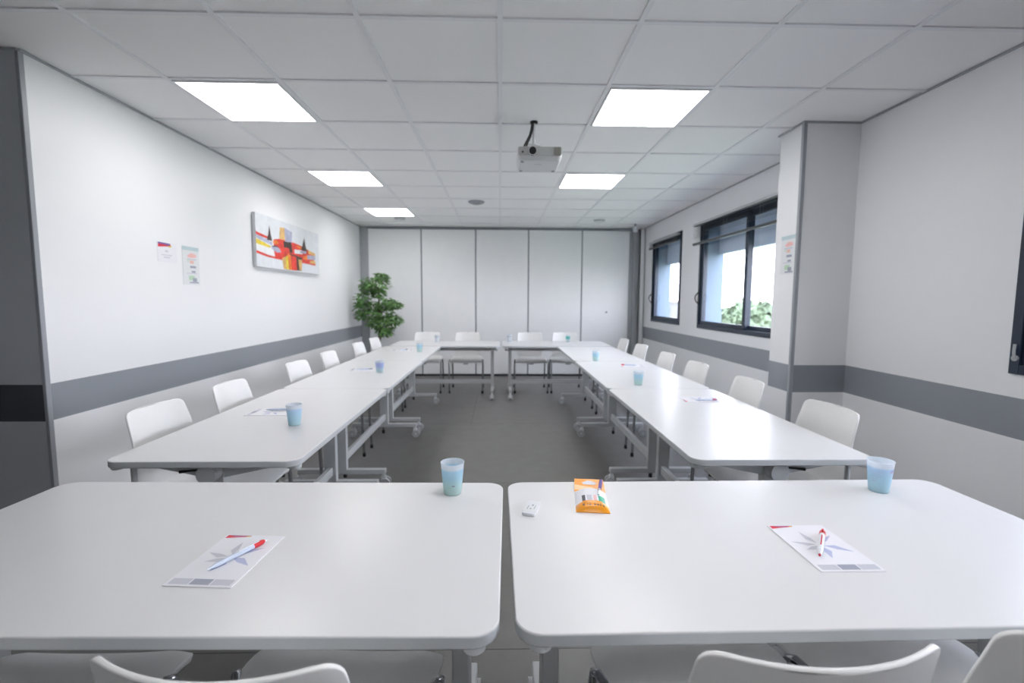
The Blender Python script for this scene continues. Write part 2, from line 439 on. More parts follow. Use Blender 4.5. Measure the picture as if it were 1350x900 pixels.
# ------------------------------------------------------------------ ceiling lights and ceiling devices
def light(cx, cy, label):
    t = tag(empty('ceiling_light', (cx, cy, ZC)), label, 'ceiling light', 'square LED ceiling panels')
    b = MB(); o = .285; i = .275
    for lo, hi in (((-o, -o, -.006), (o, -i, .007)), ((-o, i, -.006), (o, o, .007)), ((-o, -i, -.006), (-i, i, .007)), ((i, -i, -.006), (o, i, .007))): b.box(lo, hi)
    b.build('frame', 'tbar', t, merge=False)
    b = MB(); b.box((-i, -i, -.003), (i, i, .006)); b.build('diffuser', 'led', t)
lx = gx - 1.5; rx = gx + .9 + .6
light(gx - 1.5, gy + .9, 'large square LED panel nearest on the left, glowing in the ceiling')
light(gx + .9, gy + .9, 'large square LED panel nearest on the right, beside the projector')
light(gx - 1.5, gy + 2.7, 'square LED panel in the middle of the left line of three')
light(gx + .9, gy + 2.7, 'square LED panel beyond the projector on the right of the ceiling')
light(gx - 1.5, gy + 4.5, 'farthest LED panel on the left, above the ficus plant')
light(gx + .3, gy - .9, 'added LED panel, unseen just above the upper picture edge over the front tables')  # unseen panel added to brighten the front tables and pillar face
light(gx + .3, gy - 2.7, 'added LED fill panel, unseen behind the camera')  # also added out of view, as fill light from the camera side

def disc(loc, r, label, name, cat, m1, m2):
    t = tag(empty(name, loc), label, cat)
    b = MB(); b.lathe([(r, 0), (r, -.008), (r * .86, -.020), (r * .55, -.022), (0, -.022)], 32); b.build('housing', m1, t)
    b = MB(); b.lathe([(r * .5, -.0221), (r * .46, -.034), (r * .2, -.038), (0, -.038)], 24); b.build('cap', m2, t)
disc((-.292, 5.889, ZC + .008), .10, 'grey round ceiling loudspeaker near the middle of the ceiling', 'ceiling_speaker', 'speaker', 'bead', 'bead')
disc((1.475, 7.127, ZC + .008), .085, 'pale round ceiling detector on the right before the partition', 'smoke_detector', 'detector', 'rail', 'whitep')
disc((-1.481, 7.125, ZC + .008), .085, 'pale round ceiling detector on the left behind the last light panel', 'smoke_detector', 'detector', 'rail', 'whitep')
t = tag(empty('motion_sensor', (2.12, 7.48, ZC)), 'small white motion sensor hanging from the ceiling at the far right corner', 'sensor')
b = MB(); b.tube([(0, 0, .008), (0, 0, -.03)], .018, 14); b.build('stem', 'bead', t)
b = MB(); b.lathe([(0, -.03), (.035, -.032), (.045, -.06), (.04, -.10), (.025, -.115), (0, -.118)], 24); b.build('head', 'whitep', t)

# ------------------------------------------------------------------ projector
t = tag(empty('projector', (.224, 3.27, ZC)), 'white video projector hanging from the ceiling on a short pole', 'projector')
P = dict(x0=.113 - .224, x1=.398 - .224, y0=-.14, y1=.15, z0=2.207 - ZC, z1=2.280 - ZC)
b = MB()
b.X = Matrix.Translation((0, 0, 0))
pl = rrect(P['x0'], P['y0'], P['x1'], P['y1'], .022)
b.prism(pl, P['z0'] + .012, P['z1'])
pl2 = rrect(P['x0'] + .012, P['y0'] + .016, P['x1'] - .012, P['y1'] - .01, .02)
n = len(pl)
b.add([(x, y, P['z0'] + .012) for x, y in pl] + [(x, y, P['z0'] - .012) for x, y in pl2],
      [(k, (k + 1) % n, n + (k + 1) % n, n + k) for k in range(n)] + [tuple(range(n, 2 * n))], 0, True)
b.build('casing', 'proj', t, bevel=.003)
b = MB(); b.prism(rrect(P['x0'] + .003, P['z0'] + .016, P['x1'] - .003, P['z1'] - .003, .012), 0, .006)
o = b.build('front_panel', 'projf', t); o.rotation_euler = (PI / 2, 0, 0); o.location = (0, P['y0'] + .002, 0)
lx = .207 - .224; lz = (P['z0'] + P['z1']) / 2 + .006
b = MB()
b.tube([(lx, P['y0'] - .004, lz), (lx, P['y0'] - .014, lz)], [.031, .028], 28)
b.tube([(lx, P['y0'] - .0141, lz), (lx, P['y0'] - .018, lz)], .024, 24, 1)
b.build('lens', ['silver', 'lens'], t)
b = MB()
for k in range(5):
    x = P['x1'] - .052 + k * .009
    b.box((x, P['y0'] - .008, P['z0'] + .018), (x + .005, P['y0'] - .002, P['z1'] - .004))
b.build('vent', 'projv', t)
b = MB(); b.tube([(P['x0'] + .03, P['y0'] - .002, lz - .006), (P['x0'] + .03, P['y0'] - .008, lz - .006)], .007, 12); b.build('infrared_window', 'black', t)
for x, y in ((P['x0'] + .03, P['y1'] - .03), (P['x1'] - .03, P['y1'] - .03), (P['x0'] + .03, P['y0'] + .04)):
    b = MB(); b.lathe([(0, P['z0'] - .018), (.010, P['z0'] - .018), (.012, P['z0'] - .012)], 14, c=(x, y, 0)); b.build('foot', 'greyp', t)
b = MB(); b.box((.0, -.04, P['z0'] - .0135), (.05, -.036, P['z0'] - .0115)); b.build('rating_label', 'greyp', t)
b = MB(); b.tube([(0, 0, .008), (0, 0, P['z1'] + .045)], .010, 14); b.build('pole', 'steelw', t)
b = MB(); b.lathe([(.0, .008), (.026, .008), (.026, -.002), (.012, -.006), (0, -.006)], 24); b.build('ceiling_plate', 'black', t)
b = MB(); b.lathe([(0, P['z1'] + .052), (.040, P['z1'] + .050), (.040, P['z1'] + .042), (.015, P['z1'] + .036), (.015, P['z1']), (0, P['z1'])], 24)
for a in range(4):
    c_, s_ = math.cos(a * PI / 2 + .7), math.sin(a * PI / 2 + .7)
    b.tube([(.02 * c_, .02 * s_, P['z1'] + .042), (.06 * c_, .06 * s_, P['z1'] + .032), (.085 * c_, .085 * s_, P['z1'] - .001)], .005, 8)
b.build('mount_bracket', 'steelw', t)
b = MB()
b.tube([(-.012, -.004, 0), (-.018, -.01, -.05), (-.03, -.02, -.09), (-.05, -.03, -.13), (-.066, -.04, -.165), (-.07, -.045, P['z1'] - .001)], .007, 8)
b.tube([(-.006, -.012, 0), (-.010, -.016, -.05), (-.026, -.026, -.10), (-.044, -.036, -.14), (-.058, -.05, P['z1'] - .001)], .006, 8)
b.build('cable', 'black', t)

# ------------------------------------------------------------------ tables
ZT = .71
TAB_ = .025
def make_table():
    t = empty('folding_table')
    L, D = .70, .35
    b = MB(); b.prism(rrect(-L, -D, L, D, .05, 10), ZT - TAB_, ZT, 0, 1); b.build('tabletop', ['lam', 'edge'], t, bevel=.003, seg=2)
    for sx in (-1, 1):
        x = sx * .60
        b = MB(); b.box((x - .021, -.037, .12), (x + .021, .037, .665)); b.build('column', 'steel', t, bevel=.003)
        f = MB(); f.box((x - .02, -.30, .096), (x + .02, .30, .131)); fo = f.build('foot', 'steel', t, bevel=.005)
        for sy in (-1, 1):
            c = MB(); y = sy * .285
            c.tube([(x, y, .097), (x, y, .078)], .012, 14)
            c.hexa([(x - .018, y - .016, .045), (x + .018, y - .016, .045), (x + .018, y + .02, .040), (x - .018, y + .02, .040)],
                   [(x - .012, y - .014, .080), (x + .012, y - .014, .080), (x + .012, y + .016, .080), (x - .012, y + .016, .080)])
            for wx in (-1, 1):
                c.tube([(x + wx * .014, y + sy * .012, .034), (x + wx * .030, y + sy * .012, .034)], .034, 20, 1)
            c.tube([(x - .032, y + sy * .012, .034), (x + .032, y + sy * .012, .034)], .008, 10)
            c.build('caster', ['steelw', 'rail'], fo)
        # wing bracket carrying the top on the tilt tube
        w = MB()
        for sy in (-1, 1):
            w.hexa([(x - .016, sy * .02, .615), (x + .016, sy * .02, .615), (x + .016, sy * .27, .668), (x - .016, sy * .27, .668)],
                   [(x - .016, sy * .02, .6845), (x + .016, sy * .02, .6845), (x + .016, sy * .27, .6845), (x - .016, sy * .27, .6845)])
        w.box((x - .016, -.31, .676), (x + .016, .31, .6848))
        w.build('bracket', 'steelw', t, bevel=.002)
    b = MB(); b.tube([(-.655, 0, .646), (.655, 0, .646)], .036, 24)
    b.build('tilt_tube', 'steelw', t)
    for sx in (-1, 1):
        b = MB(); b.tube([(sx * .655, 0, .646), (sx * .668, 0, .646)], [.038, .036], 24); b.build('end_cap', 'steel', t)
    b = MB(); b.box((-.58, -.012, .168), (.58, .018, .222)); b.build('beam', 'steel', t, bevel=.004)
    for sx in (-1, 1):
        b = MB(); b.tube([(sx * .63, -.03, .655), (sx * .635, -.08, .652), (sx * .635, -.115, .648)], [.004, .004, .006], 10); b.build('release_lever', 'black', t)
        for sy in (-1, 1):
            b = MB(); b.lathe([(0, .667), (.017, .668), (.021, .672), (.021, .6849), (0, .6849)], 20, c=(sx * .655, sy * .325, 0)); b.build('corner_bumper', 'steelw', t)
    return t
proto = make_table()
TABLES = [
    ((-.694, 1.140), -1.0, 'front white folding table left of the centre gap, closest to the camera'),
    ((.728, 1.136), .4, 'front white folding table right of the centre gap, holding the orange marker pack'),
    ((-1.085, 2.385), -90, 'first folding table of the left row, behind the front left table'),
    ((-1.085, 3.790), -90, 'middle folding table of the left row, below the red painting'),
    ((-1.085, 5.195), -90, 'last folding table of the left row, nearest to the ficus'),
    ((1.07, 2.385), 90, 'first folding table of the right row, beside the wall pillar'),
    ((1.07, 3.790), 90, 'middle folding table of the right row, by the wide window'),
    ((1.07, 5.195), 90, 'last folding table of the right row, by the small far window'),
    ((-.70, 6.30), 180, 'far folding table left of the centre, before the folding partition'),
    ((.735, 6.30), 180, 'far folding table right of the centre, before the folding partition'),
]
for k, ((x, y), rz, lab) in enumerate(TABLES):
    o = proto if k == 0 else dup(proto)
    o.location = (x, y, 0); o.rotation_euler = (0, 0, math.radians(rz))
    tag(o, lab, 'table', 'white folding tables set in a rectangle')
    if k in (2, 5):
        s = 1 if k == 2 else -1
        b = MB(); b.box((s * .62 - .018, -.315, .665), (s * .62 + .018, -.272, .685)); b.tube([(s * .62, -.295, .67), (s * .62, -.295, .45)], .010, 12)
        b.build('support_post', 'steel', o)

# ------------------------------------------------------------------ chairs
def hw_fun(W, d0, d1, r0, r1):
    """half width with rounded corners; d0/d1 = distances to both ends"""
    w = W
    if d0 < r0: w = W - r0 + math.sqrt(max(0, r0 * r0 - (r0 - d0) ** 2))
    if d1 < r1: w = min(w, W - r1 + math.sqrt(max(0, r1 * r1 - (r1 - d1) ** 2)))
    return w
def lerp_path(P, s):
    acc = [0]
    for k in range(1, len(P)): acc.append(acc[-1] + math.dist(P[k], P[k - 1]))
    s = min(max(s, 0), 1) * acc[-1]
    for k in range(1, len(P)):
        if s <= acc[k] + 1e-12:
            f = (s - acc[k - 1]) / (acc[k] - acc[k - 1])
            return tuple(a + (c - a) * f for a, c in zip(P[k - 1], P[k])), s, acc[-1]
    return P[-1], s, acc[-1]
BACK = [(-.150, .456), (-.176, .461), (-.196, .474), (-.208, .498), (-.217, .54), (-.226, .60), (-.236, .66), (-.247, .72), (-.258, .77), (-.268, .815)]
def make_chair():
    t = empty('conference_chair')
    nv = 26; nu = 16
    def vv(j):        # denser rows near the top corners
        return 1 - (1 - j) ** 1.6
    def back(u, v):
        v = vv(v)
        (y, z), s, tot = lerp_path(BACK, v)
        base = .150 + .048 * min(1, s / .16) ** .8 - .022 * max(0, (s - .2) / (tot - .2))
        w = hw_fun(base, s + .02, tot - s, .05, .026)
        x = (2 * u - 1) * w
        k = min(1, s / .2)
        return (x, y + .050 * k * (x / .18) ** 2, z)
    b = MB(); b.grid(back, nu, nv); o = b.build('backrest', 'shell', t, sharp=60)
    m = o.modifiers.new('solid', 'SOLIDIFY'); m.thickness = .008; m.offset = 0
    m = o.modifiers.new('bevel', 'BEVEL'); m.width = .0026; m.segments = 2; m.limit_method = 'ANGLE'; m.angle_limit = math.radians(60)
    def seat(u, v):
        v = .5 - .5 * math.cos(PI * v)
        y = -.205 + .467 * v
        d0 = y + .205; d1 = .262 - y
        w = hw_fun(.225, d0 + .004, d1 + .004, .05, .02)
        x = (2 * u - 1) * w; q = x / .225
        z = .462 - .012 * (1 - q * q) * math.sin(PI * min(1, max(0, v))) - .004
        if y > .18: z -= ((y - .18) / .082) ** 2 * .026 * (1. - .35 * q * q)
        z -= .012 * max(0, abs(q) - .8) / .2
        if y < -.12: z += ((-.12 - y) / .085) ** 2 * .012
        return (x, y, z)
    b = MB(); b.grid(seat, 18, 26); o = b.build('seat', 'shell', t, sharp=60)
    m = o.modifiers.new('solid', 'SOLIDIFY'); m.thickness = .016; m.offset = 0
    m = o.modifiers.new('bevel', 'BEVEL'); m.width = .005; m.segments = 2; m.limit_method = 'ANGLE'; m.angle_limit = math.radians(60)
    for s in (-1, 1):
        for front in (1, 0):
            if front: pts = [(s * .228, .205, .012), (s * .232, .190, .38), (s * .233, .186, .42), (s * .232, .178, .444), (s * .227, .160, .454), (s * .216, .135, .449), (s * .200, .10, .438)]
            else: pts = [(s * .222, -.250, .012), (s * .222, -.195, .36), (s * .220, -.180, .40), (s * .216, -.165, .425), (s * .208, -.14, .436), (s * .200, -.10, .438)]
            b = MB(); b.tube(pts, .0105, 12); lg = b.build('leg', 'chrome', t)
            g = MB(); g.lathe([(0, 0), (.013, 0), (.014, .004), (.013, .03), (.0105, .032)], 14, c=(pts[0][0], pts[0][1], 0)); g.build('glide', 'black', lg)
    b = MB()
    for s in (-1, 1): b.tube([(s * .200, .10, .438), (s * .196, 0, .434), (s * .200, -.10, .438)], .0105, 12)
    b.tube([(-.198, .06, .428), (.198, .06, .428)], .009, 10); b.tube([(-.198, -.08, .428), (.198, -.08, .428)], .009, 10)
    b.build('seat_frame', 'chrome', t)
    b = MB(); b.prism(rrect(-.032, .185, .032, .222, .014), .405, .426); b.build('link_clip', 'bead', t, bevel=.003)
    return t
CH = []
Lc = [('nearest the camera at the left table row', 2.13), ('second from the near end of the left table row', 2.72), ('third from the near end of the left table row', 3.605),
      ('fourth from the near end of the left table row', 4.28), ('second to last of the left table row, before the ficus', 5.165), ('last of the left table row, right beside the ficus trunk', 5.82)]
for s, y in Lc: CH.append(((-1.327, y), -90, 'white plastic chair ' + s, 'chairs along the left table row'))
Rc = [('nearest the camera at the right row, in front of the pillar', 2.11), ('second along the right row, just past the pillar', 2.835), ('third along the right row, under the wide window', 3.58),
      ('fourth along the right row, under the wide window', 4.245), ('second to last along the right row', 5.035), ('last of the right row, before the far dark corner', 5.76)]
for s, y in Rc: CH.append(((1.312, y), 90, 'white plastic chair ' + s, 'chairs along the right table row'))
Fc = [('at the far left end of the far tables, next to the ficus', -1.05), ('just left of the gap between the far tables', -.468), ('just right of the gap between the far tables', .437), ('at the far right end of the far tables', .95)]
for s, x in Fc: CH.append(((x, 6.66), 180, 'white plastic chair ' + s, 'chairs behind the far tables'))
Nc = [('in the lower left picture corner at the front left table', -.965, .832), ('seen from behind at the front left table, right of its neighbour', -.374, .831),
      ('seen from behind at the front right table, nearest the centre gap', .455, .838), ('in the lower right picture corner at the front right table', .928, .867)]
for s, x, y in Nc: CH.append(((x, y), 0, 'white plastic chair ' + s, 'chairs at the front tables'))
chair = make_chair()
jit = [0, 2, -1, 1, 0, -2, 0, -2, 1, 0, 2, 0, 1, 0, 0, -1, 0, -3.5, 1.2, 0]
for k, ((x, y), rz, lab, g) in enumerate(CH):
    o = chair if k == 0 else dup(chair)
    o.location = (x, y, 0); o.rotation_euler = (0, 0, math.radians(rz + jit[k]))
    tag(o, lab, 'chair', g)

# ------------------------------------------------------------------ cups
def cup(kind, x, y, label, marks=False, rz=0):
    t = tag(empty('plastic_cup', (x, y, ZT), rz), label, 'cup', 'frosted plastic cups on the tables')
    b = MB(); b.X = Matrix.Diagonal((1, 1, .93, 1))
    out = [(0, 0), (.0255, 0), (.0265, .003), (.0285, .022), (.0335, .080), (.0350, .100), (.0362, .103), (.0362, .105)]
    inn = [(.0350, .105), (.0338, .099), (.0322, .080), (.0275, .024), (.0252, .004), (0, .004)]
    b.lathe(out + inn, 40); b.build('body', kind, t)
    if marks:
        q = MB()
        def on(a, z, e=.0004):
            r = .0285 + (.005) * (z - .022) / .058 + e
            return (r * math.cos(a), r * math.sin(a), z)
        def patch(a0, a1, z0, z1, mi):
            n = 6
            vs = [on(a0 + (a1 - a0) * i / n, z) for z in (z0, z1) for i in range(n + 1)]
            q.add(vs, [(i, i + 1, n + 2 + i, n + 1 + i) for i in range(n)], mi, True)
        if marks == 'strip':
            patch(-1.35, -.55, .066, .076, 1)
            patch(-1.35, -.75, .070, .076, 2)
            for k, w in enumerate((.9, .7, .8, .5, .4)): patch(-2.9, -2.9 + w, .066 - .007 * k, .0675 - .007 * k, 0)
            q.build('print', ['lav', 'red', 'purple'], t)
        else:
            patch(-1.55, -1.25, .030, .034, 1); patch(-2.0, -1.6, .026, .028, 0)
            q.build('print', ['palegreen', 'pgrey'], t)
    return t
cup('cup_blue', -.143, 1.398, 'blue printed frosted cup near the gap on the front left table', 'fish')
cup('cup_sky', 1.185, 1.398, 'frosted blue cup with red mark at far edge of front right table', 'strip')
cup('cup_sky', -.960, 2.19, 'blue frosted cup on the near end of the left table row')
cup('cup_lilac', -.962, 3.77, 'lilac blue frosted cup midway along the left table row')
cup('cup_blue', -.90, 5.28, 'small blue cup at the far end of the left table row')
cup('cup_blue', .965, 3.225, 'blue green frosted cup midway along the right table row')
cup('cup_blue', .93, 4.52, 'pale blue cup farther along the right row past the middle')
cup('cup_teal', .95, 6.55, 'cup with a teal print on the far right table')
cup('cup_clear', .130, 6.53, 'clear frosted cup beside the gap between the far tables')
cup('cup_clear', -.86, 6.45, 'clear cup in front of the far left chair')

# ------------------------------------------------------------------ notepads, pens
def make_pad():
    b = MB()
    b.box((-.0725, -.105, 0), (.0725, .105, .0020), 0)
    z = [.0021]
    def poly(pts, mi):
        z[0] += .00003
        b.add([(x, y, z[0]) for x, y in pts], [tuple(range(len(pts)))], mi)
    poly([(-.068, .103), (-.008, .103), (-.012, .097), (-.068, .088)], 1)
    poly([(-.064, .103), (-.008, .103), (-.012, .0985), (-.045, .094)], 2)
    poly([(-.022, .0985), (-.013, .101), (-.010, .097), (-.016, .096)], 3)
    c = (.0, .006)
    for k, (a, l, w, mi) in enumerate(((100, .058, .011, 5), (38, .062, .010, 4), (-28, .060, .012, 4), (-100, .052, .012, 4), (165, .056, .010, 5), (205, .045, .011, 5))):
        l *= 1.15; w *= 1.15; a = math.radians(a); d = (math.cos(a), math.sin(a)); p = (-d[1], d[0])
        poly([(c[0] + d[0] * .008, c[1] + d[1] * .008), (c[0] + d[0] * l * .45 + p[0] * w, c[1] + d[1] * l * .45 + p[1] * w), (c[0] + d[0] * l, c[1] + d[1] * l), (c[0] + d[0] * l * .5 - p[0] * w * .35, c[1] + d[1] * l * .5 - p[1] * w * .35)], mi)
    for x0, x1, mi in ((-.066, -.024, 5), (-.021, .021, 6), (.024, .066, 5)):
        poly([(x0, -.099), (x1, -.099), (x1, -.079), (x0, -.079)], mi)
    return b.build('notepad', ['paper', 'red', 'mauve', 'yellow', 'lav', 'lav2', 'pgrey'], None, merge=False)
pad = make_pad()
PADS = [(-.612, 1.036, -4, 'white printed notepad on the front left table'), (.775, 1.067, 0, 'white printed notepad on the front right table'),
        (-1.18, 2.43, -90, 'notepad beside the blue cup at the near end of the left row'), (-1.13, 3.91, -86, 'faint notepad on the middle table of the left row'),
        (1.19, 2.735, 84, 'notepad with red strip on the near end of the right row'), (1.18, 4.16, 90, 'notepad with a red capped pen midway along the right row'),
        (-1.12, 5.40, -90, 'notepad at the far end of the left row')]
for k, (x, y, rz, lab) in enumerate(PADS):
    o = pad if k == 0 else dup(pad)
    o.location = (x, y, ZT); o.rotation_euler = (0, 0, math.radians(rz)); tag(o, lab, 'notepad', 'A5 notepads on the tables')

def pen(x, y, rz, label, style='pen', zoff=.0026, hd='redp'):
    """lies with its head along +X before turning"""
    r = .0055 if style == 'pen' else .0065
    t = tag(empty('marker_pen' if style != 'pen' else 'ballpoint_pen', (x, y, ZT + zoff + r + .0004), math.radians(rz)), label, 'pen')
    if style == 'pen':
        b = MB(); b.tube([(-.072, 0, 0), (-.068, 0, 0), (-.052, 0, 0), (.035, 0, 0)], [.0012, .0016, r * .93, r], 16); b.build('barrel', 'clearp', t)
        b = MB(); b.tube([(.0352, 0, 0), (.038, 0, 0), (.058, 0, 0), (.063, 0, 0)], [r, r * 1.08, r * 1.02, r * .7], 16); b.build('red_collar', hd, t)
        b = MB(); b.tube([(.0632, 0, 0), (.071, 0, 0)], [r * .6, r * .5], 12); b.build('push_button', 'whitep', t)
        b = MB(); b.box((-.002, -.0018, r * .9), (.05, .0018, r * .9 + .0025)); b.build('clip', 'whitep', t, bevel=.0008)
    else:
        b = MB(); b.tube([(-.05, 0, 0), (.045, 0, 0)], r, 18); q = b.build('barrel', 'whitep', t)
        b = MB(); b.box((-.025, -.0012, r * .98), (.032, .0012, r * 1.02)); b.build('print', 'red', q)
        b = MB(); b.tube([(-.066, 0, 0), (-.058, 0, 0), (-.0502, 0, 0)], [.0035, .0052, .006], 14); b.build('tip', 'whitep', t)
        b = MB(); b.tube([(-.071, 0, 0), (-.0662, 0, 0)], [.0022, .0028], 12); b.build('nib', 'red', t)
        b = MB(); b.tube([(.0452, 0, 0), (.062, 0, 0), (.066, 0, 0)], [r * 1.06, r * 1.06, r * .8], 18); b.box((.05, -.002, r), (.06, .002, r + .004)); b.build('cap', hd, t)
    return t
pen(-.594, 1.045, math.degrees(math.atan2(1.105 - .983, -.561 + .624)), 'white ballpoint pen with red collar on the front left notepad')
pen(.776, 1.070, math.degrees(math.atan2(1.124 - 1.017, .815 - .734)), 'white marker with red cap on the front right notepad', 'marker')
pen(-1.15, 2.463, 5, 'grey pen with red end across the notepad by the left cup')
pen(1.215, 2.70, 8, 'dark red pen on the notepad of the near right row', 'pen', hd='mauve')
pen(1.155, 4.175, 170, 'red tipped pen on the notepad midway along the right row')
pen(-1.10, 5.385, 60, 'dark ended pen at the far end of the left row', hd='dgrey')
pen(-1.12, 3.905, 10, 'thin pen with dark end on the middle left table', hd='pgrey')

# eraser and marker pack
t = tag(empty('eraser', (.0905, 1.278, ZT), math.radians(-17)), 'small white eraser block near the gap on the front right table', 'eraser')
b = MB(); b.prism(rrect(-.018, -.042, .018, .042, .006), 0, .009); b.build('block', 'whitep', t, bevel=.002)
b = MB(); b.prism(rrect(-.0184, -.030, .0184, .030, .002), .0001, .0094)
for x0, y0, x1, y1 in ((-.010, -.018, -.008, .006), (-.002, -.016, .002, -.010), (-.001, .006, .004, .014), (.009, -.014, .0105, .01)):
    b.box((x0, y0, .0094), (x1, y1, .0096), 1)
b.build('sleeve', ['paper2', 'pgrey'], t, bevel=.0)

t = tag(empty('marker_pack', (.272, 1.352, ZT), math.radians(-7)), 'orange pouch of coloured markers on the front right table', 'marker pack')
def pouch_z(u, v):   # u across, v along
    e = (1 - abs(2 * u - 1) ** 3) * (min(1, (1 - abs(2 * v - 1)) * 4)) ** .7
    return .002 + .019 * e
b = MB()
W, L = .047, .066
nu, nv = 20, 30
vs = [(-W + 2 * W * i / nu, -.098 + .142 * j / nv, pouch_z(i / nu, j / nv)) for j in range(nv + 1) for i in range(nu + 1)]
for j in range(nv):
    for i in range(nu):
        v = (j + .5) / nv; u = (i + .5) / nu
        mi = 0 if v < .28 - .05 * abs(2 * u - 1) else 1
        if mi == 1:
            if v < .52:
                mi = 3 if .2 < u < .32 else 4 if .53 < u < .63 else 5 if .70 < u < .88 else 2 if .36 < u < .50 else 1
            elif v > .86: mi = 1
        a = j * (nu + 1) + i
        b.add([vs[a], vs[a + 1], vs[a + nu + 2], vs[a + nu + 1]], [(0, 1, 2, 3)], mi, True)
b.add([(-W, -.098, .0005), (W, -.098, .0005), (W, .044, .0005), (-W, .044, .0005)], [(3, 2, 1, 0)], 1)
b.add([(-W, -.098, .0005), (W, -.098, .0005), (W, -.098, .002), (-W, -.098, .002)], [(0, 1, 2, 3)], 0)
for s in (-1, 1): b.add([(s * W, -.098, .0005), (s * W, .044, .0005), (s * W, .044, .002), (s * W, -.098, .002)], [(0, 1, 2, 3)], 1)
b.build('pouch', ['orange', 'paper', 'lav2', 'dgrey', 'pink', 'green'], t, sharp=80)
def pz(x, y): return pouch_z((x + W) / (2 * W), (y + .098) / .142)
b = MB()
b.hexa([(-W, .040, .001), (W, .040, .001), (W - .002, .108, .016), (-W + .002, .108, .016)], [(-W, .040, .0034), (W, .040, .0034), (W - .002, .108, .0174), (-W + .002, .108, .0174)])
def fz(y): return .0036 + (y - .04) / .068 * .014
def flap_poly(pts, mi, e=0.): b.add([(x, y, fz(y) + e) for x, y in pts], [tuple(range(len(pts)))], mi)
flap_poly([(-W + .001, .048), (.02, .05), (.012, .064), (-.02, .07), (-W + .001, .076)], 2)
cl = [(-.018 + 0, .078), (.014, .077), (.024, .082), (.018, .090), (.008, .097), (-.006, .098), (-.014, .092), (-.022, .088)]
flap_poly(cl, 1, .0003)
b.build('header_flap', ['orange', 'paper', 'lorange'], t, merge=False)
b = MB()
b.tube([(.020, -.02, pz(.020, -.02) + .002), (.026, .02, pz(.026, .02) + .003), (.030, .048, .0105)], [.003, .0042, .0046], 10, 0)
b.tube([(.030, .0482, .0105), (.038, .092, .0205)], .0052, 12, 1)
b.build('marker', ['silver', 'purple'], t)
b = MB()
for x, w in ((-.028, .006), (-.016, .003), (-.010, .005), (.004, .004), (.012, .005), (.020, .004), (.028, .005)):
    y = -.084; b.hexa([(x, y, pz(x, y) - .001), (x + w, y, pz(x + w, y) - .001), (x + w, y + .007, pz(x + w, y + .007) - .001), (x, y + .007, pz(x, y + .007) - .001)],
                      [(x, y, pz(x, y) + .0005), (x + w, y, pz(x + w, y) + .0005), (x + w, y + .007, pz(x + w, y + .007) + .0005), (x, y + .007, pz(x, y + .007) + .0005)])
b.build('lettering', 'dgrey', t)

# ------------------------------------------------------------------ wall sheets and painting (drawn in their own plane, x right, y up)
def flat(name, w, h, th, base, side, polys, mats, loc, rot, label, cat, group=None):
    b = MB()
    b.box((-w / 2, -h / 2, 0), (w / 2, h / 2, th), 0)
    z = th + .0002
    for pts, mi in polys:
        z += .00008
        b.add([((x - .5) * w, (y - .5) * h, z) for x, y in pts], [tuple(range(len(pts)))], mi)
    o = b.build(name, mats, None, merge=False)
    o.location = loc; o.rotation_euler = rot
    for p in o.data.polygons:
        if side is not None and abs(p.normal.z) < .5: p.material_index = side
    return tag(o, label, cat, group)
def R(x0, y0, x1, y1, mi): return ([(x0, y0), (x1, y0), (x1, y1), (x0, y1)], mi)
ROTL = (PI / 2, 0, PI / 2)       # faces +X
ROTR = (PI / 2, 0, -PI / 2)      # faces -X
sheet = [R(0, .90, 1, 1, 2), ([(.28, .76), (.5, .84), (.80, .81), (.86, .74), (.55, .71), (.32, .72)], 3), R(.45, .75, .68, .80, 4), R(.24, .655, .82, .685, 9), R(.42, .56, .66, .64, 7), R(.28, .60, .36, .645, 8), R(.42, .44, .78, .5, 6),
         R(.5, .32, .74, .37, 6), R(.2, .29, .85, .31, 9), R(.32, .12, .68, .24, 8), R(.55, .08, .8, .18, 10), R(.35, .04, .9, .075, 6)]
SM = ['paper2', 'paper2', 'paleteal', 'pink', 'peach', 'mauve', 'dgrey', 'peach', 'palegreen', 'lav2', 'pgrey']
SM2 = ['paper2', 'paper2', 'paleteal', 'pink', 'peach', 'peach', 'pgrey', 'peach', 'palegreen', 'lav2', 'pgrey']
flat('notice_sheet', .19, .28, .002, 0, None, sheet, SM2, (XL, 3.622, 1.536), ROTL, 'laminated safety notice with pink and green icons on the left wall', 'notice')
flat('notice_sheet', .165, .268, .002, 0, None, sheet, SM2, (2.015, 3.292, 1.618), ROTR, 'laminated safety notice with coloured icons on the pillar side', 'notice')
logo = [([(.03, .99), (.66, .96), (.70, .84), (.03, .74)], 1), ([(.03, .99), (.66, .97), (.62, .86), (.30, .90), (.03, .90)], 2), ([(.55, .84), (.72, .86), (.72, .80), (.55, .78)], 3),
        R(.38, .52, .52, .60, 5), R(.18, .34, .74, .38, 4), R(.3, .22, .62, .27, 4)]
flat('paper_notice', .19, .134, .002, 0, None, logo, ['paper', 'red', 'purple', 'yellow', 'lav2', 'lav2'], (XL, 3.375, 1.610), ROTL, 'white paper with red and violet banner on the left wall', 'notice')
